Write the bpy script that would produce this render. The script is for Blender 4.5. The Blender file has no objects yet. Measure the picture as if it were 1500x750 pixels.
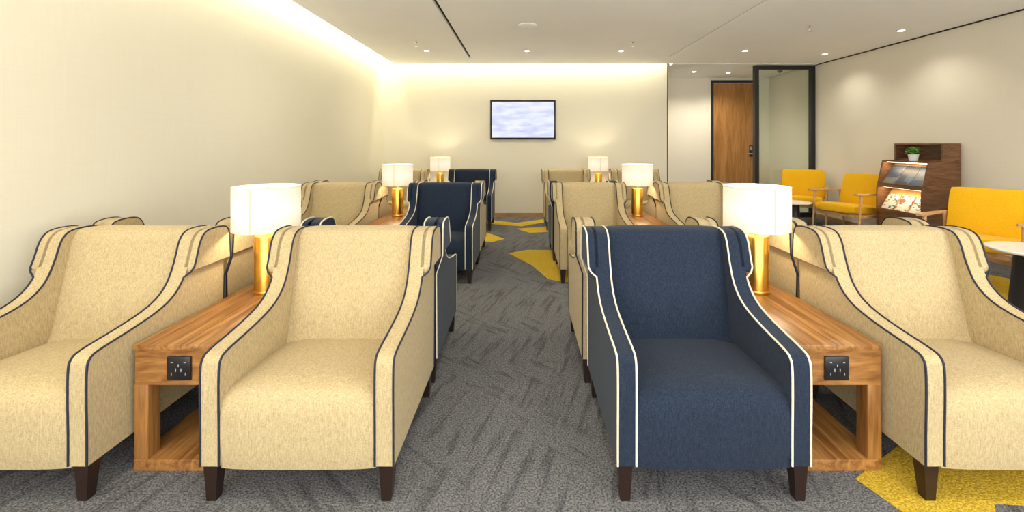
import bpy, bmesh, math, random
from mathutils import Vector, Matrix
random.seed(3)
S = bpy.context.scene
COL = S.collection
S.view_settings.view_transform = 'Standard'
S.view_settings.look = 'None'
S.view_settings.exposure = 0.5

# ------------------------------------------------------------ materials
def new_mat(name):
    m = bpy.data.materials.new(name); m.use_nodes = True
    nt = m.node_tree
    return m, nt, nt.nodes['Principled BSDF']
def plain(name, col, rough=0.5, metal=0.0, emit=None, es=0.0, bump=0.0, bscale=200, var=0.04):
    m, nt, b = new_mat(name)
    b.inputs['Roughness'].default_value = rough
    b.inputs['Metallic'].default_value = metal
    N = nt.nodes; L = nt.links
    tc = N.new('ShaderNodeTexCoord')
    no = N.new('ShaderNodeTexNoise'); no.inputs['Scale'].default_value = bscale
    no.inputs['Detail'].default_value = 2
    L.new(tc.outputs['Object'], no.inputs['Vector'])
    cr = N.new('ShaderNodeValToRGB')
    c0 = [max(0, c*(1-var)) for c in col]; c1 = [min(1, c*(1+var)) for c in col]
    cr.color_ramp.elements[0].color = (*c0, 1); cr.color_ramp.elements[1].color = (*c1, 1)
    cr.color_ramp.elements[0].position = 0.3; cr.color_ramp.elements[1].position = 0.7
    L.new(no.outputs['Fac'], cr.inputs['Fac']); L.new(cr.outputs['Color'], b.inputs['Base Color'])
    if bump:
        bp = N.new('ShaderNodeBump'); bp.inputs['Strength'].default_value = bump
        bp.inputs['Distance'].default_value = 0.003
        L.new(no.outputs['Fac'], bp.inputs['Height']); L.new(bp.outputs['Normal'], b.inputs['Normal'])
    if emit:
        b.inputs['Emission Color'].default_value = (*emit, 1)
        b.inputs['Emission Strength'].default_value = es
    return m
def fabric(name, ca, cb, cc, rough=0.9):
    m, nt, b = new_mat(name); N = nt.nodes; L = nt.links
    b.inputs['Roughness'].default_value = rough
    b.inputs['Sheen Weight'].default_value = 0.08
    b.inputs['Specular IOR Level'].default_value = 0.2
    tc = N.new('ShaderNodeTexCoord')
    def noise(sc, vec, det=2):
        mp = N.new('ShaderNodeMapping'); mp.inputs['Scale'].default_value = vec
        n = N.new('ShaderNodeTexNoise'); n.inputs['Scale'].default_value = sc; n.inputs['Detail'].default_value = det
        L.new(tc.outputs['Object'], mp.inputs['Vector']); L.new(mp.outputs['Vector'], n.inputs['Vector'])
        return n
    n1 = noise(1, (340, 200, 40)); n2 = noise(1, (140, 140, 400))
    mx = N.new('ShaderNodeMath'); mx.operation = 'ADD'
    L.new(n1.outputs['Fac'], mx.inputs[0]); L.new(n2.outputs['Fac'], mx.inputs[1])
    mh = N.new('ShaderNodeMath'); mh.operation = 'MULTIPLY'; mh.inputs[1].default_value = 0.5
    L.new(mx.outputs[0], mh.inputs[0])
    cr = N.new('ShaderNodeValToRGB')
    e = cr.color_ramp.elements
    e[0].position = 0.32; e[0].color = (*ca, 1); e[1].position = 0.70; e[1].color = (*cc, 1)
    k = e.new(0.5); k.color = (*cb, 1)
    L.new(mh.outputs[0], cr.inputs['Fac'])
    L.new(cr.outputs['Color'], b.inputs['Base Color'])
    bp = N.new('ShaderNodeBump'); bp.inputs['Strength'].default_value = 0.35; bp.inputs['Distance'].default_value = 0.002
    L.new(mh.outputs[0], bp.inputs['Height']); L.new(bp.outputs['Normal'], b.inputs['Normal'])
    return m
def wood(name, ca, cb, scale=(14, 1.2, 14), rough=0.35):
    m, nt, b = new_mat(name); N = nt.nodes; L = nt.links
    b.inputs['Roughness'].default_value = rough
    tc = N.new('ShaderNodeTexCoord'); mp = N.new('ShaderNodeMapping'); mp.inputs['Scale'].default_value = scale
    n = N.new('ShaderNodeTexNoise'); n.inputs['Scale'].default_value = 1.6; n.inputs['Detail'].default_value = 6
    n.inputs['Distortion'].default_value = 1.2
    n2 = N.new('ShaderNodeTexNoise'); n2.inputs['Scale'].default_value = 9; n2.inputs['Detail'].default_value = 3
    L.new(tc.outputs['Object'], mp.inputs['Vector'])
    L.new(mp.outputs['Vector'], n.inputs['Vector']); L.new(mp.outputs['Vector'], n2.inputs['Vector'])
    a = N.new('ShaderNodeMath'); a.operation = 'MULTIPLY_ADD'; a.inputs[1].default_value = 0.35
    L.new(n2.outputs['Fac'], a.inputs[0]); L.new(n.outputs['Fac'], a.inputs[2])
    cr = N.new('ShaderNodeValToRGB'); e = cr.color_ramp.elements
    e[0].position = 0.5; e[0].color = (*ca, 1); e[1].position = 0.85; e[1].color = (*cb, 1)
    L.new(a.outputs[0], cr.inputs['Fac']); L.new(cr.outputs['Color'], b.inputs['Base Color'])
    return m

M_BEIGE = fabric('beige_fabric', (0.34, 0.255, 0.125), (0.465, 0.365, 0.195), (0.58, 0.475, 0.28))
M_NAVY = fabric('navy_fabric', (0.008, 0.012, 0.023), (0.014, 0.023, 0.043), (0.026, 0.039, 0.064))
M_PNAVY = plain('navy_piping', (0.010, 0.013, 0.03), 0.7)
M_PCREAM = plain('cream_piping', (0.74, 0.68, 0.53), 0.7)
M_LEG = plain('dark_leg_wood', (0.020, 0.009, 0.006), 0.35)
M_WOOD = wood('table_wood', (0.18, 0.068, 0.016), (0.42, 0.20, 0.055), (20, 1.0, 20))
M_WOODV = wood('table_leg_wood', (0.18, 0.068, 0.016), (0.42, 0.20, 0.055), (20, 20, 1.2))
M_WOODX = wood('table_apron_wood', (0.18, 0.068, 0.016), (0.42, 0.20, 0.055), (2.5, 4, 16))
M_DWOOD = wood('rack_wood', (0.10, 0.042, 0.017), (0.22, 0.105, 0.045), (3, 3, 20))
M_DOOR = wood('door_wood', (0.30, 0.13, 0.03), (0.48, 0.23, 0.07), (10, 10, 0.9))
M_LWOOD = wood('pale_wood', (0.46, 0.25, 0.10), (0.66, 0.42, 0.21), (8, 8, 8))
M_YEL = fabric('yellow_fabric', (0.70, 0.36, 0.004), (0.82, 0.45, 0.007), (0.90, 0.54, 0.02))
M_GOLD = plain('brushed_gold', (0.90, 0.54, 0.10), 0.30, 1.0, bscale=60)
M_BLACK = plain('black_metal', (0.012, 0.012, 0.014), 0.4)
M_PLASTIC = plain('black_plastic', (0.01, 0.01, 0.012), 0.3)
M_GREY = plain('grey_plastic', (0.35, 0.35, 0.36), 0.4)
M_WHITE = plain('white_laminate', (0.86, 0.86, 0.85), 0.2)
M_WPLAS = plain('white_plastic', (0.85, 0.85, 0.83), 0.4)
M_CHROME = plain('chrome', (0.75, 0.75, 0.75), 0.2, 1.0)
M_CEIL = plain('ceiling_paint', (0.93, 0.93, 0.915), 0.9, bscale=3, var=0.01)
M_SHAD = plain('shadow_gap', (0.02, 0.018, 0.015), 0.9)  # near-black: painted shade of ceiling gaps, also the dark trim and slot
M_GROOVE = plain('groove_grey', (0.30, 0.29, 0.27), 0.9)
M_LED = plain('downlight_lens', (1, 1, 1), 0.5, emit=(1, 0.97, 0.9), es=20)
M_LEAF = plain('leaf_green', (0.10, 0.30, 0.03), 0.5, bscale=30, var=0.5)
M_BASEB = wood('baseboard_wood', (0.35, 0.20, 0.08), (0.5, 0.3, 0.13), (2, 2, 10))

def wallmat(name, col):
    m, nt, b = new_mat(name); N = nt.nodes; L = nt.links
    b.inputs['Roughness'].default_value = 0.85; b.inputs['Specular IOR Level'].default_value = 0.2
    tc = N.new('ShaderNodeTexCoord')
    ns = []
    for v in ((3, 3, 260), (180, 180, 4)):
        mp = N.new('ShaderNodeMapping'); mp.inputs['Scale'].default_value = v
        n = N.new('ShaderNodeTexNoise'); n.inputs['Scale'].default_value = 1; n.inputs['Detail'].default_value = 1
        L.new(tc.outputs['Object'], mp.inputs['Vector']); L.new(mp.outputs['Vector'], n.inputs['Vector']); ns.append(n)
    a = N.new('ShaderNodeMath'); a.operation = 'ADD'
    L.new(ns[0].outputs['Fac'], a.inputs[0]); L.new(ns[1].outputs['Fac'], a.inputs[1])
    cr = N.new('ShaderNodeValToRGB'); e = cr.color_ramp.elements
    e[0].position = 0.6; e[1].position = 1.0
    mr = N.new('ShaderNodeMath'); mr.operation = 'MULTIPLY'; mr.inputs[1].default_value = 0.8
    L.new(a.outputs[0], mr.inputs[0]); L.new(mr.outputs[0], cr.inputs['Fac'])
    e[0].color = (*[c*0.985 for c in col], 1); e[1].color = (*[min(1, c*1.01) for c in col], 1)
    L.new(cr.outputs['Color'], b.inputs['Base Color'])
    bp = N.new('ShaderNodeBump'); bp.inputs['Strength'].default_value = 0.05; bp.inputs['Distance'].default_value = 0.001
    L.new(a.outputs[0], bp.inputs['Height']); L.new(bp.outputs['Normal'], b.inputs['Normal'])
    return m
M_WALL = wallmat('cream_wallcovering', (0.79, 0.75, 0.605))
M_WALL2 = wallmat('beige_wallcovering', (0.80, 0.75, 0.63))

def carpet(name, yellow=False):
    m, nt, b = new_mat(name); N = nt.nodes; L = nt.links
    b.inputs['Roughness'].default_value = 1.0; b.inputs['Specular IOR Level'].default_value = 0.05
    tc = N.new('ShaderNodeTexCoord')
    def noise(vec, rot=0, sc=1, det=3):
        mp = N.new('ShaderNodeMapping'); mp.inputs['Scale'].default_value = vec
        mp0 = N.new('ShaderNodeMapping'); mp0.inputs['Rotation'].default_value = (0, 0, rot)
        L.new(tc.outputs['Object'], mp0.inputs['Vector']); L.new(mp0.outputs['Vector'], mp.inputs['Vector'])
        n = N.new('ShaderNodeTexNoise'); n.inputs['Scale'].default_value = sc; n.inputs['Detail'].default_value = det
        n.inputs['Roughness'].default_value = 0.65
        L.new(mp.outputs['Vector'], n.inputs['Vector']); return n
    sp = noise((1, 1, 1), 0, 130, 2)
    if yellow:
        cr = N.new('ShaderNodeValToRGB'); e = cr.color_ramp.elements
        e[0].position = 0.35; e[0].color = (0.38, 0.24, 0.02, 1); e[1].position = 0.65; e[1].color = (0.72, 0.51, 0.06, 1)
        L.new(sp.outputs['Fac'], cr.inputs['Fac']); L.new(cr.outputs['Color'], b.inputs['Base Color'])
    else:
        na = noise((22, 2.4, 1), 0.3, det=5); nb = noise((2.8, 22, 1), 0.75, det=5)
        wn = noise((1, 1, 1), 0, 1.5, 2)
        wm = N.new('ShaderNodeMath'); wm.operation = 'MULTIPLY_ADD'; wm.inputs[1].default_value = 9; wm.inputs[2].default_value = -4.3
        wm.use_clamp = True
        L.new(wn.outputs['Fac'], wm.inputs[0])
        mx = N.new('ShaderNodeMix'); mx.data_type = 'FLOAT'
        L.new(wm.outputs[0], mx.inputs['Factor']); L.new(na.outputs['Fac'], mx.inputs[2]); L.new(nb.outputs['Fac'], mx.inputs[3])
        cr = N.new('ShaderNodeValToRGB'); e = cr.color_ramp.elements
        e[0].position = 0.39; e[0].color = (0.090, 0.089, 0.091, 1); e[1].position = 0.50; e[1].color = (0.145, 0.144, 0.145, 1)
        L.new(mx.outputs[0], cr.inputs['Fac'])
        c2 = N.new('ShaderNodeValToRGB'); f = c2.color_ramp.elements
        f[0].position = 0.35; f[0].color = (0.45, 0.45, 0.45, 1); f[1].position = 0.65; f[1].color = (1.6, 1.6, 1.6, 1)
        L.new(sp.outputs['Fac'], c2.inputs['Fac'])
        mm = N.new('ShaderNodeMix'); mm.data_type = 'RGBA'; mm.blend_type = 'MULTIPLY'; mm.inputs['Factor'].default_value = 1
        L.new(cr.outputs['Color'], mm.inputs[6]); L.new(c2.outputs['Color'], mm.inputs[7])
        L.new(mm.outputs[2], b.inputs['Base Color'])
    bp = N.new('ShaderNodeBump'); bp.inputs['Strength'].default_value = 0.7; bp.inputs['Distance'].default_value = 0.006
    L.new(sp.outputs['Fac'], bp.inputs['Height']); L.new(bp.outputs['Normal'], b.inputs['Normal'])
    return m
M_CARPET = carpet('grey_carpet'); M_YCARPET = carpet('yellow_carpet', True)

# ------------------------------------------------------------ geometry helpers
def obj(name, data, parent=None, loc=(0, 0, 0), rot=(0, 0, 0)):
    o = bpy.data.objects.new(name, data); COL.objects.link(o)
    o.location = loc; o.rotation_euler = rot
    if parent: o.parent = parent
    return o
def empty(name, loc=(0, 0, 0), rz=0):
    o = bpy.data.objects.new(name, None); COL.objects.link(o)
    o.location = loc; o.rotation_euler = (0, 0, rz); o.empty_display_size = 0.1
    return o
def bm_mesh(name, bm, mat, smooth=True):
    bmesh.ops.recalc_face_normals(bm, faces=bm.faces)
    me = bpy.data.meshes.new(name); bm.to_mesh(me); bm.free()
    for mm in (mat if isinstance(mat, list) else [mat]): me.materials.append(mm)
    if smooth:
        me.polygons.foreach_set('use_smooth', [True]*len(me.polygons))
        me.set_sharp_from_angle(angle=math.radians(38))
    return me
def add_box(bm, x0, x1, y0, y1, z0, z1, bev=0.0, mi=0, seg=2):
    r = bmesh.ops.create_cube(bm, size=1)
    vs = r['verts']
    for v in vs:
        v.co = Vector(((x0+x1)/2+v.co.x*(x1-x0), (y0+y1)/2+v.co.y*(y1-y0), (z0+z1)/2+v.co.z*(z1-z0)))
    fs = set(f for v in vs for f in v.link_faces)
    for f in fs: f.material_index = mi
    if bev:
        es = list(set(e for v in vs for e in v.link_edges))
        r2 = bmesh.ops.bevel(bm, geom=es, offset=bev, segments=seg, affect='EDGES', profile=0.5)
        for f in r2['faces']: f.material_index = mi
def boxes(name, lst, mat, parent=None, bev=0.0, **k):
    bm = bmesh.new()
    for b in lst: add_box(bm, *b, bev=bev)
    return obj(name, bm_mesh(name, bm, mat), parent, **k)
def add_cone(bm, c, r0, r1, h, seg=32, mi=0, caps=True, mat=None):
    r = bmesh.ops.create_cone(bm, cap_ends=caps, segments=seg, radius1=r0, radius2=r1, depth=h)
    for v in r['verts']:
        v.co = v.co + Vector((0, 0, h/2))
        if mat is not None: v.co = mat @ v.co
        v.co += Vector(c)
    for f in set(f for v in r['verts'] for f in v.link_faces): f.material_index = mi
def lathe(name, pts, mat, seg=40, parent=None, loc=(0, 0, 0)):
    bm = bmesh.new(); rings = []
    for (r, z) in pts:
        rings.append([bm.verts.new((r*math.cos(2*math.pi*i/seg), r*math.sin(2*math.pi*i/seg), z)) for i in range(seg)])
    for a, b in zip(rings, rings[1:]):
        for i in range(seg):
            bm.faces.new((a[i], a[(i+1) % seg], b[(i+1) % seg], b[i]))
    if pts[0][0] > 0.0005: bm.faces.new(rings[0])
    if pts[-1][0] > 0.0005: bm.faces.new(rings[-1])
    bmesh.ops.remove_doubles(bm, verts=bm.verts, dist=0.00001)
    return obj(name, bm_mesh(name, bm, mat), parent, loc=loc)
def catmull(P, n=5):
    out = []
    for i in range(len(P)-1):
        p0 = Vector(P[max(i-1, 0)]); p1 = Vector(P[i]); p2 = Vector(P[i+1]); p3 = Vector(P[min(i+2, len(P)-1)])
        for k in range(n):
            t = k/n
            out.append(0.5*((2*p1)+(-p0+p2)*t+(2*p0-5*p1+4*p2-p3)*t*t+(-p0+3*p1-3*p2+p3)*t**3))
    out.append(Vector(P[-1])); return out
def tube_mesh(name, paths, rad, mat, seg=8):
    bm = bmesh.new()
    for pts in paths:
        pts = [Vector(p) for p in pts]; rings = []
        for i, p in enumerate(pts):
            t = (pts[min(i+1, len(pts)-1)]-pts[max(i-1, 0)]).normalized()
            up = Vector((1, 0, 0)) if abs(t.x) < 0.8 else Vector((0, 0, 1))
            a = t.cross(up).normalized(); b = t.cross(a)
            rings.append([bm.verts.new(p+rad*(math.cos(2*math.pi*k/seg)*a+math.sin(2*math.pi*k/seg)*b)) for k in range(seg)])
        for a, b in zip(rings, rings[1:]):
            for k in range(seg): bm.faces.new((a[k], a[(k+1) % seg], b[(k+1) % seg], b[k]))
        bm.faces.new(rings[0]); bm.faces.new(rings[-1])
    return bm_mesh(name, bm, mat)
def extrude_x(bm, prof, xs, fy=None, fz=None):
    rings = []
    for x in xs:
        ring = []
        for (y, z) in prof:
            dy = fy(x, y, z) if fy else 0; dz = fz(x, y, z) if fz else 0
            ring.append(bm.verts.new((x, y+dy, z+dz)))
        rings.append(ring)
    n = len(prof)
    for a, b in zip(rings, rings[1:]):
        for i in range(n): bm.faces.new((a[i], a[(i+1) % n], b[(i+1) % n], b[i]))
    bm.faces.new(rings[0]); bm.faces.new(rings[-1])

# ------------------------------------------------------------ armchair
def linsp(a, b, n): return [a+(b-a)*i/(n-1) for i in range(n)]
TOP = [(0.0, .135), (0.0, .25), (-0.002, .38), (0.0, .478), (.010, .515), (.045, .533), (.18, .552), (.30, .574), (.385, .606),
       (.445, .660), (.485, .742), (.513, .825), (.542, .864), (.585, .878), (.66, .878), (.705, .865), (.722, .83)]
def chair_meshes(tag, fab, pip):
    top = [tuple(p) for p in catmull(TOP, 4)]
    prof = top+[(.728, .60), (.715, .135)]
    out = {}
    for side, sgn in (('left', -1), ('right', 1)):
        bm = bmesh.new()
        extrude_x(bm, prof, [sgn*.279, sgn*.35])
        es = [e for e in bm.edges if len(e.link_faces) == 2 and e.calc_face_angle() > 1.2]
        bmesh.ops.bevel(bm, geom=es, offset=.007, segments=3, affect='EDGES', profile=0.5)
        wp = [p for p in top if p[1] > .70 and p[0] > .4]
        wing = [(wp[0][0]+.004, .697)]+wp+[(.729, .697)]
        extrude_x(bm, [(y, z) for y, z in wing], [sgn*.335, sgn*.368, sgn*.384],
                  None, lambda x, y, z: 0.012*(1 if abs(x) > .38 and z < .70 else 0))
        out[side+'_arm'] = bm_mesh(tag+side+'_arm', bm, fab)
    sp = [(.012, .135), (.002, .20), (.000, .30), (.004, .345), (.018, .378), (.045, .397), (.10, .405), (.25, .402), (.40, .395), (.53, .385), (.53, .135)]
    sp = [tuple(p) for p in catmull(sp[:-1], 3)]+[sp[-1]]
    bm = bmesh.new()
    def cz(x, y, z):
        return .020*(1-(x/.280)**4) * max(0, (z-.3)/.1) - .014
    def cy(x, y, z): return -.010*(1-(x/.280)**4) if y < .05 else 0
    extrude_x(bm, sp, linsp(-.280, .280, 13), cy, cz)
    out['seat'] = bm_mesh(tag+'seat', bm, fab)
    for key, low in (('back', 0.0), ('back_b', .045)):
        bp = [(.44, .36), (.47, .42), (.50, .55), (.535, .70), (.562, .82-low), (.577, .860-low), (.60, .880-low), (.64, .885-low), (.69, .878-low), (.715, .860-low), (.725, .82-low)]
        bp = [tuple(p) for p in catmull(bp, 3)]+[(.727, .60), (.714, .137), (.46, .137)]
        bm = bmesh.new()
        def by(x, y, z): return -.022*(1-(x/.282)**4)*max(0, min(1, (z-.40)/.1)) if y < .6 and z > .3 else 0
        def bz(x, y, z): return -.008*(abs(x)/.282)**6 if z > .80 else 0
        extrude_x(bm, bp, [-.282, -.27, -.25]+linsp(-.2, .2, 9)+[.25, .27, .282], by, bz)
        out[key] = bm_mesh(tag+key, bm, fab)
    paths = []
    for sgn in (-1, 1):
        paths.append([(sgn*.281, y-.001, z+.001) for y, z in top])
        po = []
        for y, z in top:
            if y > .4: k = min(1, max(0, (z-.685)/.02)); x = .348+k*.035
            else: x = .348
            po.append((sgn*x, y-.001, z+.001))
        paths.append(po)
        paths.append([(sgn*.384, .722, .83), (sgn*.384, .731, .70), (sgn*.35, .73, .60), (sgn*.35, .717, .14)])
    out['piping'] = tube_mesh(tag+'piping', paths, .0040, pip)
    bm = bmesh.new()
    for sx in (-1, 1):
        for y, dy in ((.035, -.006), (.665, .02)):
            r = bmesh.ops.create_cube(bm, size=1)
            for v in r['verts']:
                t = .5+v.co.z
                w = .034+.02*t
                v.co = Vector((sx*.318+v.co.x*w, y+dy*(1-t)+v.co.y*w, t*.15))
    out['legs'] = bm_mesh(tag+'legs', bm, M_LEG)
    return out
CM = {'b': chair_meshes('beige_', M_BEIGE, M_PNAVY), 'n': chair_meshes('navy_', M_NAVY, M_PCREAM)}
def armchair(kind, x, y, flip=False, rz=0):
    e = empty('armchair', (x, y, 0), (math.pi if flip else 0)+rz)
    for k, me in CM[kind].items():
        if k == ('back' if flip else 'back_b'): continue
        obj('back' if k == 'back_b' else k, me, e)
XL2, XL1, XR1, XR2 = -1.92, -.815, .69, 1.80
P = 2.5
rows = [(1.60, False, 'bbnb'), (3.11, True, 'bnbb'), (1.60+P, False, 'bnbb'), (3.11+P, True, 'bbnb'), (1.60+2*P, False, 'bnbb')]
for yy, fl, cols in rows:
    for i, (c, xx) in enumerate(zip(cols, (XL2, XL1, XR1, XR2))):
        dx = (-.02, .0, -.02, .02)[i] if fl else 0
        armchair(c, xx+dx, yy, fl)

# ------------------------------------------------------------ side tables
def side_table(xc, y0, y1, w=.365):
    e = empty('side_table', (xc, y0, 0)); h = w/2; d = y1-y0
    boxes('top', [(-h, h, 0, d, .478, .50)], M_WOOD, e, bev=.002)
    boxes('apron', [(-h+.003, h-.003, .004, .022, .34, .477), (-h+.003, h-.003, d-.022, d-.004, .34, .477),
                    (-h+.003, -h+.02, .022, d-.022, .34, .477), (h-.02, h-.003, .022, d-.022, .34, .477)], M_WOODX, e)
    L = .056
    boxes('legs', [((-h if sx < 0 else h-L), (-h+L if sx < 0 else h), yy, yy+.06, .045, .34)
                   for sx in (-1, 1) for yy in (.003, d-.063)], M_WOODV, e, bev=.0015)
    boxes('bottom_shelf', [(-h, h, 0, d, 0, .045)], M_WOOD, e, bev=.002)
    s = .047
    boxes('power_socket', [(-s, s, -.006, .004, .362, .456)], M_PLASTIC, e, bev=.003)
    boxes('socket_slots', [(-.012, -.009, -.0075, -.005, .397, .410), (.009, .012, -.0075, -.005, .397, .410), (-.0015, .0015, -.0075, -.005, .416, .427),
                           (-.03, -.022, -.0075, -.005, .432, .435), (.022, .03, -.0075, -.005, .432, .435), (-.028, -.026, -.0075, -.005, .382, .393),
                           (.027, .029, -.0075, -.005, .382, .393)], M_GREY, e)
for k in range(3):
    y0 = 1.76+k*P
    y1 = 2.95+k*P if k < 2 else 7.56
    side_table(-1.362, y0, y1); side_table(1.243, y0, y1)

# ------------------------------------------------------------ lamps
def shade_mat():
    m, nt, b = new_mat('lamp_shade_fabric'); N = nt.nodes; L = nt.links
    tc = N.new('ShaderNodeTexCoord'); sx = N.new('ShaderNodeSeparateXYZ'); L.new(tc.outputs['Object'], sx.inputs[0])
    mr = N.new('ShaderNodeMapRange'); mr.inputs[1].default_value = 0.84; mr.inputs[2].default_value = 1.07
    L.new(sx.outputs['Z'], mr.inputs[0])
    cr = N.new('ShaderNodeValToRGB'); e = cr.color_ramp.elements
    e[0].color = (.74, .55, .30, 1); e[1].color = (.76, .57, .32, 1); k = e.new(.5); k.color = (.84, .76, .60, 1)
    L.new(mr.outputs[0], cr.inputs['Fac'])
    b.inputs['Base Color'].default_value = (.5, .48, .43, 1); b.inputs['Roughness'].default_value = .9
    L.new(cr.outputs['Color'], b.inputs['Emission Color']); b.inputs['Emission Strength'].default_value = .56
    return m
M_SHADE = shade_mat()
def lamp(x, y):
    e = empty('table_lamp', (x, y, .50))
    lathe('base', [(.0001, 0), (.064, 0), (.066, .004), (.066, .012), (.062, .016), (.062, .302), (.060, .306), (.0001, .306)], M_GOLD, parent=e)
    lathe('stem', [(.009, .305), (.009, .53), (.012, .535), (.012, .55), (.004, .56), (.0001, .56)], M_GOLD, seg=12, parent=e)
    ZB, ZT, R = .340, .568, .165
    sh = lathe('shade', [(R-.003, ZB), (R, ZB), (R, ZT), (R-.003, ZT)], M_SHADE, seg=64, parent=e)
    me = sh.data; bm = bmesh.new(); bm.from_mesh(me)
    ng = [f for f in bm.faces if len(f.verts) > 10]
    bmesh.ops.delete(bm, geom=ng, context='FACES_ONLY')
    bm.to_mesh(me); bm.free()
    for v in me.vertices: v.co.z += .50
    sh.location.z = -.50
    rim = tube_mesh('rim', [[(R*math.cos(a), R*math.sin(a), z) for a in linsp(0, 2*math.pi, 49)] for z in (ZB, ZT)], .0022, M_PCREAM, 6)
    obj('shade_rims', rim, e)
    strips = tube_mesh('strips', [[((R+.001)*math.cos(a), (R+.001)*math.sin(a), ZB), ((R+.001)*math.cos(a), (R+.001)*math.sin(a), ZT)] for a in (-math.pi/2+.05, math.pi/2)], .002, M_GOLD, 6)
    obj('stem_silhouettes', strips, e)  # strips added on the shade to imitate the silhouette of the backlit stem
    sp = tube_mesh('spider', [[(-R, 0, .53), (R, 0, .53)], [(0, -R, .53), (0, R, .53)]], .0025, M_GOLD, 6)
    obj('spider', sp, e)
    ld = bpy.data.lights.new('bulb', 'POINT'); ld.energy = 4.5; ld.color = (1, .87, .66); ld.shadow_soft_size = .035
    obj('bulb_light', ld, e, loc=(0.03, -.03, .44))
for k in range(3):
    yl = 2.40+k*P if k < 2 else 7.43
    lamp(-1.384, yl); lamp(1.262, yl)

# ------------------------------------------------------------ room
CZ = 2.68
WL, WR, WB, WA, YF = -2.47, 5.15, 7.85, 9.28, -1.3
FLOOR = boxes('floor', [(WL-.1, WR+.1, YF, WA+.1, -.1, 0)], M_CARPET)
boxes('wall_left', [(WL-.1, WL, YF, WB+.1, 0, 3.0)], M_WALL)
boxes('wall_back', [(WL, 2.55, WB, WB+.1, 0, 3.0)], M_WALL)
boxes('trim_1', [(2.55, 2.565, WB-.004, WB+.1, 0, CZ-.002)], M_SHAD)
boxes('wall_right', [(WR, WR+.1, YF, WA+.1, 0, 3.0)], M_WALL2)
boxes('wall_alcove', [(2.45, 3.93, WA, WA+.1, 0, 3.0), (4.93, WR, WA, WA+.1, 0, 3.0), (3.93, 4.93, WA, WA+.1, 2.62, 3.0)], M_WALL2)
boxes('wall_alcove_side', [(2.45, 2.55, WB+.1, WA, 0, 3.0)], M_WALL2)
boxes('ceiling', [(-2.235, -.875, YF, 7.66, CZ, CZ+.06), (-.835, 2.33, YF, 7.66, CZ, CZ+.06), (-.875, -.835, YF, 3.2, CZ, CZ+.06), (-.875, -.835, 7.2, 7.66, CZ, CZ+.06),
                  (2.345, WR, YF, 7.66, CZ, CZ+.06), (2.33, 2.345, 7.1, 7.66, CZ, CZ+.06),
                  (2.60, WR, 7.70, WA, CZ-.005, CZ+.06)], M_CEIL)
boxes('ceiling_slab', [(WL-.1, WR+.1, YF, WA+.1, 3.0, 3.1)], M_CEIL)
boxes('trim_2', [(-.88, -.83, 3.2, 7.2, CZ+.03, CZ+.059)], M_SHAD)
boxes('trim_3', [(2.329, 2.346, YF, 7.1, CZ+.008, CZ+.03)], M_GROOVE)
boxes('gap_shade_right', [(WR-.022, WR, YF, WB-.05, CZ-.012, CZ)], M_SHAD)  # dark strip painted in as the shade of the gap along the right wall
boxes('gap_shade_alcove', [(2.56, WR, 7.66, 7.70, CZ+.02, CZ+.059)], M_SHAD)  # shade in the gap before the alcove ceiling, painted as a near-black strip
boxes('baseboard_back', [(WL, 2.55, WB-.012, WB, 0, .07)], M_BASEB)
boxes('baseboard_left', [(WL, WL+.012, YF, WB-.012, 0, .07)], M_BASEB)
boxes('baseboard_right', [(WR-.012, WR, YF, 7.8, 0, .07)], M_BASEB)

d = empty('door_1', (3.93, WA, 0))
boxes('frame', [(0, .05, -.02, .06, 0, 2.62), (.95, 1.0, -.02, .06, 0, 2.62), (.05, .95, -.02, .06, 2.565, 2.62)], M_BLACK, d)
boxes('leaf', [(.053, .947, .0, .045, .005, 2.56)], M_DOOR, d)
boxes('lock_plate', [(.80, .87, -.012, 0, 1.02, 1.26)], M_BLACK, d, bev=.003)
boxes('keypad', [(.815, .855, -.017, -.011, 1.16, 1.235)], M_GREY, d, bev=.002)
boxes('lever_handle', [(.825, .845, -.055, -.012, 1.075, 1.095), (.72, .845, -.06, -.045, 1.075, 1.095)], M_CHROME, d, bev=.003)

def glassmat():
    m = bpy.data.materials.new('clear_glass'); m.use_nodes = True; nt = m.node_tree; N = nt.nodes; L = nt.links
    N.remove(N['Principled BSDF'])
    t = N.new('ShaderNodeBsdfTransparent'); t.inputs[0].default_value = (.93, .97, .94, 1)
    g = N.new('ShaderNodeBsdfGlossy'); g.inputs['Roughness'].default_value = .02
    mx = N.new('ShaderNodeMixShader'); mx.inputs[0].default_value = .10
    L.new(t.outputs[0], mx.inputs[1]); L.new(g.outputs[0], mx.inputs[2]); L.new(mx.outputs[0], N['Material Output'].inputs[0])
    return m
M_GLASS = glassmat()
g = empty('glass_partition', (4.08, 7.80, 0))
W = WR-.01-4.08; GH = CZ-.01
boxes('frame', [(0, .07, 0, .08, 0, GH), (W-.07, W, 0, .08, 0, GH), (.07, W-.07, 0, .08, GH-.07, GH), (.07, W-.07, 0, .08, 0, .08)], M_BLACK, g)
boxes('pane', [(.07, W-.07, .035, .045, .08, GH-.07)], M_GLASS, g)

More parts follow.
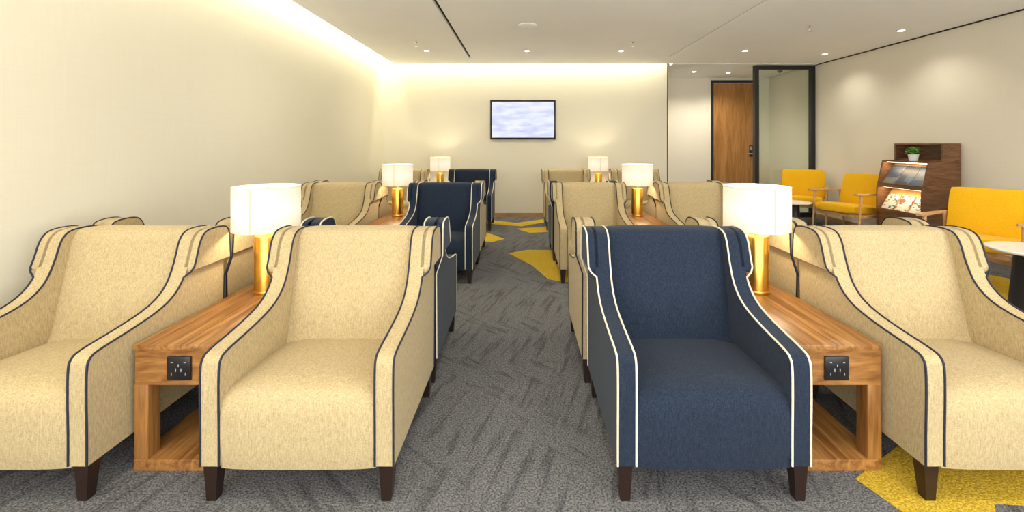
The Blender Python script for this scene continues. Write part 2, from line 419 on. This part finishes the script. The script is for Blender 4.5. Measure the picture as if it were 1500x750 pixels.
PK = [0]
def patch(pts):
    PK[0] += 1
    bm = bmesh.new()
    lo = [bm.verts.new((x, y, -.002)) for x, y in pts]; hi = [bm.verts.new((x, y, .0015)) for x, y in pts]
    bm.faces.new(lo); bm.faces.new(hi)
    for i in range(len(pts)): j = (i+1) % len(pts); bm.faces.new((lo[i], lo[j], hi[j], hi[i]))
    obj('yellow_inlay_%d' % PK[0], bm_mesh('yellow_inlay', bm, M_YCARPET, False), FLOOR)
patch([(-.17, 5.25), (.05, 5.42), (.45, 5.40), (.62, 5.05), (.62, 4.3), (.40, 4.15), (.24, 4.25), (.10, 4.72)])
patch([(-.60, 7.55), (-.1, 7.25), (.35, 7.6), (.35, 7.3), (-.02, 6.95), (-.6, 7.2)])
patch([(-.62, 6.6), (-.25, 6.05), (-.40, 5.85), (-.62, 5.9)])
patch([(-.1, 6.75), (.5, 7.0), (.5, 6.55), (.1, 6.45)])
patch([(1.289, 1.72), (1.60, 1.90), (2.3, 1.82), (2.25, 1.45), (1.95, 1.58), (1.70, 1.60), (1.42, 1.30)])
patch([(3.4, 3.5), (4.6, 4.4), (4.9, 3.8), (4.2, 3.0)])
patch([(3.6, 6.2), (4.2, 6.6), (4.1, 5.4)])

t = empty('television', (0.0, WB, 1.715))
boxes('casing', [(-.575, .575, -.055, -.012, -.345, .345)], M_PLASTIC, t, bev=.004)
boxes('wall_bracket', [(-.2, .2, -.012, 0, -.15, .15)], M_BLACK, t)
def screenmat():
    m, nt, b = new_mat('tv_screen'); N = nt.nodes; L = nt.links
    tc = N.new('ShaderNodeTexCoord'); mp = N.new('ShaderNodeMapping'); mp.inputs['Scale'].default_value = (1.5, 1, 6)
    n = N.new('ShaderNodeTexNoise'); n.inputs['Scale'].default_value = 2; n.inputs['Detail'].default_value = 4
    L.new(tc.outputs['Object'], mp.inputs['Vector']); L.new(mp.outputs['Vector'], n.inputs['Vector'])
    cr = N.new('ShaderNodeValToRGB'); e = cr.color_ramp.elements
    e[0].position = .28; e[0].color = (.50, .56, .90, 1); e[1].position = .60; e[1].color = (.86, .89, 1, 1)
    L.new(n.outputs['Fac'], cr.inputs['Fac'])
    b.inputs['Base Color'].default_value = (.02, .02, .02, 1); b.inputs['Roughness'].default_value = .4
    L.new(cr.outputs['Color'], b.inputs['Emission Color']); b.inputs['Emission Strength'].default_value = .68
    return m
boxes('screen', [(-.545, .545, -.057, -.054, -.312, .315)], screenmat(), t)

def downlight(x, y, z=CZ, e=22, lens=True):
    em = empty('downlight', (x, y, z))
    lathe('trim_ring', [(.034, -.001), (.052, -.001), (.054, -.004), (.050, -.007), (.038, -.007), (.034, -.001)], M_WPLAS, seg=24, parent=em)
    lathe('lens', [(.0001, -.004), (.036, -.004), (.036, 0), (.0001, 0)], M_LED, seg=20, parent=em)
    ld = bpy.data.lights.new('spot', 'SPOT'); ld.energy = e; ld.color = (1, .92, .78); ld.spot_size = math.radians(135); ld.spot_blend = .8
    ld.shadow_soft_size = .06
    obj('spot', ld, em, loc=(0, 0, -.02))
for (x, y) in [(-1.43, 6.6), (.06, 6.6), (1.46, 6.6), (3.3, 6.6)]:
    downlight(x, y, e=30)
for (x, y) in [(4.66, 6.85), (4.62, 5.42)]: downlight(x, y, e=20)
for (x, y) in [(-1.43, 3.9), (.06, 3.9), (1.46, 3.9), (3.3, 3.9), (4.62, 3.4), (-1.43, 1.3), (.06, 1.0), (1.46, 1.3), (3.3, 1.3), (4.62, 1.3)]:
    downlight(x, y, e=32)
for (x, y) in [(3.28, 8.5), (3.98, 8.6)]: downlight(x, y, CZ-.005, 50)

def sprinkler(x, y):
    e = empty('sprinkler_head', (x, y, CZ))
    lathe('rosette', [(.0001, -.001), (.032, -.001), (.030, -.006), (.010, -.010), (.010, -.030), (.0001, -.030)], M_CHROME, 20, e)
    obj('yoke', tube_mesh('yoke', [[(-.008, 0, -.028), (-.014, 0, -.042), (0, 0, -.06)], [(.008, 0, -.028), (.014, 0, -.042), (0, 0, -.06)]], .002, M_CHROME, 6), e)
    lathe('deflector', [(.0001, -.058), (.020, -.058), (.020, -.061), (.0001, -.061)], M_CHROME, 16, e)
for px, py in [(610, 62), (927, 62), (1187, 38)]:
    dd = 650*(CZ-1.3)/(210-py); sprinkler((px-766)*dd/650, dd)
sd = empty('smoke_detector', (.055, 5.18, CZ))
lathe('housing', [(.0001, 0), (.11, 0), (.11, -.008), (.095, -.018), (.03, -.022), (.0001, -.022)], M_WPLAS, 32, sd)
dc = empty('security_camera', (4.75, 8.2, CZ-.005))
lathe('mount', [(.0001, 0), (.06, 0), (.06, -.025), (.0001, -.025)], M_WPLAS, 24, dc)
lathe('dome', [(.045, -.024), (.044, -.045), (.032, -.062), (.015, -.07), (.0001, -.072)], M_PLASTIC, 24, dc)

# ------------------------------------------------------------ yellow lounge chairs  (front = -y)
def pillow(name, w, dpt, h, mat, parent, loc, rot):
    bm = bmesh.new(); bmesh.ops.create_cube(bm, size=1)
    bmesh.ops.subdivide_edges(bm, edges=bm.edges, cuts=7, use_grid_fill=True)
    for v in bm.verts:
        a, b, c = v.co.x*2, v.co.y*2, v.co.z*2
        q = 8
        k = (1-.22*abs(a)**q)*(1-.22*abs(b)**q)
        bul = 1+.12*(1-a*a)*(1-b*b)
        v.co = Vector((a*w/2*(1-.03*abs(b)**q-.03*abs(c)**4), b*dpt/2*(1-.03*abs(a)**q-.03*abs(c)**4), c*h/2*k*bul))
    return obj(name, bm_mesh(name, bm, mat), parent, loc=loc, rot=rot)
def lounge(x, y, rz):
    e = empty('lounge_chair', (x, y, 0), rz)
    pillow('seat_cushion', .58, .60, .13, M_YEL, e, (0, -.02, .375), (math.radians(-5), 0, 0))
    pillow('back_cushion', .62, .48, .13, M_YEL, e, (0, .30, .62), (math.radians(75), 0, 0))
    bm = bmesh.new()
    for s in (-1, 1):
        xx = s*.33
        for (a, b, r0, r1) in [((xx, -.30, 0), (xx, -.245, .60), .012, .019), ((xx, .36, 0), (xx, .26, .59), .012, .019)]:
            a = Vector(a); b = Vector(b); v = b-a
            q = Vector((0, 0, 1)).rotation_difference(v.normalized()).to_matrix()
            add_cone(bm, a, r0, r1, v.length, 14, mat=q)
        add_box(bm, xx-.012, xx+.012, -.265, .30, .285, .33, bev=.004)
    add_box(bm, -.33, .33, -.25, -.225, .285, .325, bev=.004)
    add_box(bm, -.33, .33, .27, .295, .285, .325, bev=.004)
    add_box(bm, -.33, .33, .27, .29, .50, .535, bev=.004)
    obj('frame', bm_mesh('lframe', bm, M_LWOOD), e)
    bm = bmesh.new()
    for s in (-1, 1):
        st = [(-.36, .022), (-.33, .036), (-.24, .040), (-.1, .032), (.08, .024), (.24, .020), (.31, .018)]
        rings = []
        for yy, w in st:
            zc = .607+.02*(-yy)*1.2
            rings.append([bm.verts.new((s*.335+dx*w, yy, zc+dz*.012)) for dx, dz in ((-1, -.6), (-.8, -1), (.8, -1), (1, -.6), (1, .6), (.8, 1), (-.8, 1), (-1, .6))])
        for a, b in zip(rings, rings[1:]):
            for k in range(8): bm.faces.new((a[k], a[(k+1) % 8], b[(k+1) % 8], b[k]))
        bm.faces.new(rings[0]); bm.faces.new(rings[-1])
    obj('arm_rests', bm_mesh('arms', bm, M_LWOOD), e)
lounge(4.56, 7.25, math.radians(-35))
lounge(4.66, 6.33, math.radians(-72))
lounge(4.28, 4.15, math.radians(-60))

def ctable(x, y, h, r, rp):
    e = empty('coffee_table', (x, y, 0))
    lathe('top', [(.0001, h-.022), (r-.01, h-.022), (r, h-.012), (r, h-.004), (r-.004, h), (.0001, h)], M_WHITE, 64, e)
    lathe('pedestal', [(.0001, 0), (rp, 0), (rp, .01), (rp*.92, .06), (rp*.80, h*.6), (rp*.75, h-.05), (rp*.95, h-.022), (.0001, h-.022)], M_BLACK, 40, e)
ctable(3.93, 3.40, .49, .28, .16)
ctable(4.05, 6.62, .43, .22, .09)

# ------------------------------------------------------------ magazine rack, faces -x
def rack():
    e = empty('magazine_rack', (0, 0, 0))
    y0, y1 = 5.20, 5.88; xb = WR-.015
    prof = [(xb, 0), (4.68, 0), (4.68, .70), (4.76, 1.08), (4.92, 1.08), (4.92, 1.30), (xb, 1.30)]
    bm = bmesh.new()
    for ya, yb in ((y0, y0+.022), (y1-.022, y1)):
        A = [bm.verts.new((x, ya, z)) for x, z in prof]; B = [bm.verts.new((x, yb, z)) for x, z in prof]
        bm.faces.new(A); bm.faces.new(B)
        for i in range(len(prof)): j = (i+1) % len(prof); bm.faces.new((A[i], A[j], B[j], B[i]))
    ya, yb = y0+.022, y1-.022
    for b in [(xb-.015, xb, ya, yb, 0, 1.28), (4.92, xb-.015, ya, yb, 1.28, 1.30), (4.94, xb-.015, ya, yb, 1.08, 1.10),
              (4.755, 4.94, ya, yb, 1.06, 1.08), (4.70, xb-.015, ya, yb, .735, .755), (4.685, xb-.015, ya, yb, .40, .42), (4.69, xb-.015, ya, yb, .04, .06),
              (4.68, 4.695, ya, yb, .42, .46), (4.70, 4.712, ya, yb, .755, .79), (4.69, 4.71, ya, yb, 0.06, .40)]:
        add_box(bm, *b)
    obj('cabinet', bm_mesh('cabinet', bm, M_DWOOD, False), e)
    M_BOARD = wood('display_board', (.50, .28, .11), (.66, .42, .19), (3, 3, 3))
    def slab(name, x0, z0, x1, z1, th, ya, yb, mat, off=0.0):
        n = Vector((-(z1-z0), 0, (x1-x0))).normalized()
        bm = bmesh.new(); a = Vector((x0, 0, z0))+n*off; b = Vector((x1, 0, z1))+n*off
        q = [a, b, b+n*th, a+n*th]
        A = [bm.verts.new((p.x, ya, p.z)) for p in q]; B = [bm.verts.new((p.x, yb, p.z)) for p in q]
        bm.faces.new(A); bm.faces.new(B)
        for i in range(4): j = (i+1) % 4; bm.faces.new((A[i], A[j], B[j], B[i]))
        return obj(name, bm_mesh(name, bm, mat, False), e)
    slab('upper_board', 4.73, .757, 4.93, 1.04, .01, ya, yb, M_BOARD)
    slab('lower_board', 4.715, .422, 4.90, .72, .01, ya, yb, M_BOARD)
    def mag(seed, c0, c1, c2, sc):
        m, nt, b = new_mat('magazine_cover'); N = nt.nodes; L = nt.links
        tc = N.new('ShaderNodeTexCoord'); mp = N.new('ShaderNodeMapping'); mp.inputs['Location'].default_value = (seed, seed*2, 0); mp.inputs['Scale'].default_value = sc
        v = N.new('ShaderNodeTexVoronoi'); v.inputs['Scale'].default_value = 1; v.distance = 'CHEBYCHEV'
        L.new(tc.outputs['Object'], mp.inputs['Vector']); L.new(mp.outputs['Vector'], v.inputs['Vector'])
        sp = N.new('ShaderNodeSeparateColor'); L.new(v.outputs['Color'], sp.inputs[0])
        cr = N.new('ShaderNodeValToRGB'); e_ = cr.color_ramp.elements; cr.color_ramp.interpolation = 'CONSTANT'
        e_[0].color = (*c0, 1); e_[1].position = .78; e_[1].color = (*c2, 1); k = e_.new(.45); k.color = (*c1, 1)
        L.new(sp.outputs[0], cr.inputs['Fac']); L.new(cr.outputs['Color'], b.inputs['Base Color']); b.inputs['Roughness'].default_value = .45
        return m
    cov = [mag(1, (.03, .06, .12), (.05, .085, .14), (.09, .11, .15), (9, 9, 12)), mag(2, (.04, .05, .08), (.07, .11, .18), (.03, .04, .06), (7, 7, 10)),
           mag(3, (.04, .06, .11), (.07, .09, .13), (.15, .145, .13), (8, 8, 14))]
    news = [mag(4, (.66, .64, .58), (.58, .57, .52), (.11, .10, .09), (40, 26, 60)), mag(5, (.64, .62, .56), (.55, .55, .5), (.42, .05, .04), (30, 22, 50)),
            mag(6, (.66, .64, .58), (.58, .57, .52), (.13, .13, .13), (34, 30, 55))]
    w_ = (yb-ya-.03)/3
    for i in range(3):
        a = ya+.010+i*(w_+.005)
        slab('magazine_%d' % (i+1), 4.735, .765, 4.905, 1.005, .006, a, a+w_, cov[i], .012)
        slab('newspaper_%d' % (i+1), 4.72, .432, 4.84, .63, .010, a+.01, a+w_-.015, news[i], .012)
    M_STRIP = plain('led_strip', (1, 1, 1), .5, emit=(1, .76, .42), es=9)
    for i, (x, z) in enumerate(((4.80, 1.053), (4.75, .728))):
        boxes('led_strip_%d' % (i+1), [(x, x+.012, ya+.01, yb-.01, z, z+.005)], M_STRIP, e)
        ld = bpy.data.lights.new('strip', 'AREA'); ld.shape = 'RECTANGLE'; ld.size = .6; ld.size_y = .02; ld.energy = 1.3; ld.color = (1, .76, .45)
        obj('strip_light_%d' % (i+1), ld, e, loc=(x-.008, (ya+yb)/2, z-.004), rot=(0, 0, math.pi/2))
rack()

pl = empty('potted_plant', (4.84, 5.50, 1.081))
lathe('pot', [(.0001, 0), (.042, 0), (.055, .08), (.058, .085), (.050, .085), (.048, .07), (.0001, .07)], M_WPLAS, 28, pl)
bm = bmesh.new()
for i in range(150):
    a = random.uniform(0, 2*math.pi); el = random.uniform(0.1, 1.5); R = random.uniform(.035, .085)
    c = Vector((R*math.cos(el)*math.cos(a), R*math.cos(el)*math.sin(a), .085+R*math.sin(el)*1.1))
    s = random.uniform(.014, .022)
    q = Matrix.Rotation(random.uniform(0, 6.28), 3, 'Z') @ Matrix.Rotation(random.uniform(-1, 1), 3, 'X')
    pts = [(-1, 0, 0), (-.4, .5, .15), (.5, .5, .15), (1, 0, -.1), (.5, -.5, .15), (-.4, -.5, .15)]
    vs = [bm.verts.new(c+q @ Vector(p)*s) for p in pts]
    bm.faces.new(vs)
for i in range(14):
    a = i*.45; add_cone(bm, (0, 0, .065), .002, .0015, .07, 5, mat=Matrix.Rotation(.5, 3, Vector((math.cos(a), math.sin(a), 0))))
me = bpy.data.meshes.new('foliage'); bm.to_mesh(me); bm.free(); me.materials.append(M_LEAF); obj('foliage', me, pl)

# ------------------------------------------------------------ cove lights
def cove(name, loc, rot, sx, sy, e):
    ld = bpy.data.lights.new(name, 'AREA'); ld.shape = 'RECTANGLE'; ld.size = sx; ld.size_y = sy; ld.energy = e; ld.color = (1, .93, .72)
    obj(name, ld, None, loc=loc, rot=rot)
cove('cove_light', (-2.30, 3.3, 2.90), (0, math.radians(35), 0), .06, 8.8, 36)
cove('cove_light', (.05, 7.74, 2.90), (math.radians(25), 0, 0), 4.8, .06, 30)

w = bpy.data.worlds.new('world'); S.world = w; w.use_nodes = True
w.node_tree.nodes['Background'].inputs[0].default_value = (1, .985, .955, 1)
w.node_tree.nodes['Background'].inputs[1].default_value = 3.2

cd = bpy.data.cameras.new('camera'); cd.sensor_width = 36; cd.lens = 15.6
cd.shift_x = -16/1500; cd.shift_y = -165/1500; cd.clip_start = .05
co = bpy.data.objects.new('camera', cd); COL.objects.link(co)
co.location = (0, 0, 1.3); co.rotation_euler = (math.pi/2, 0, 0)
S.camera = co
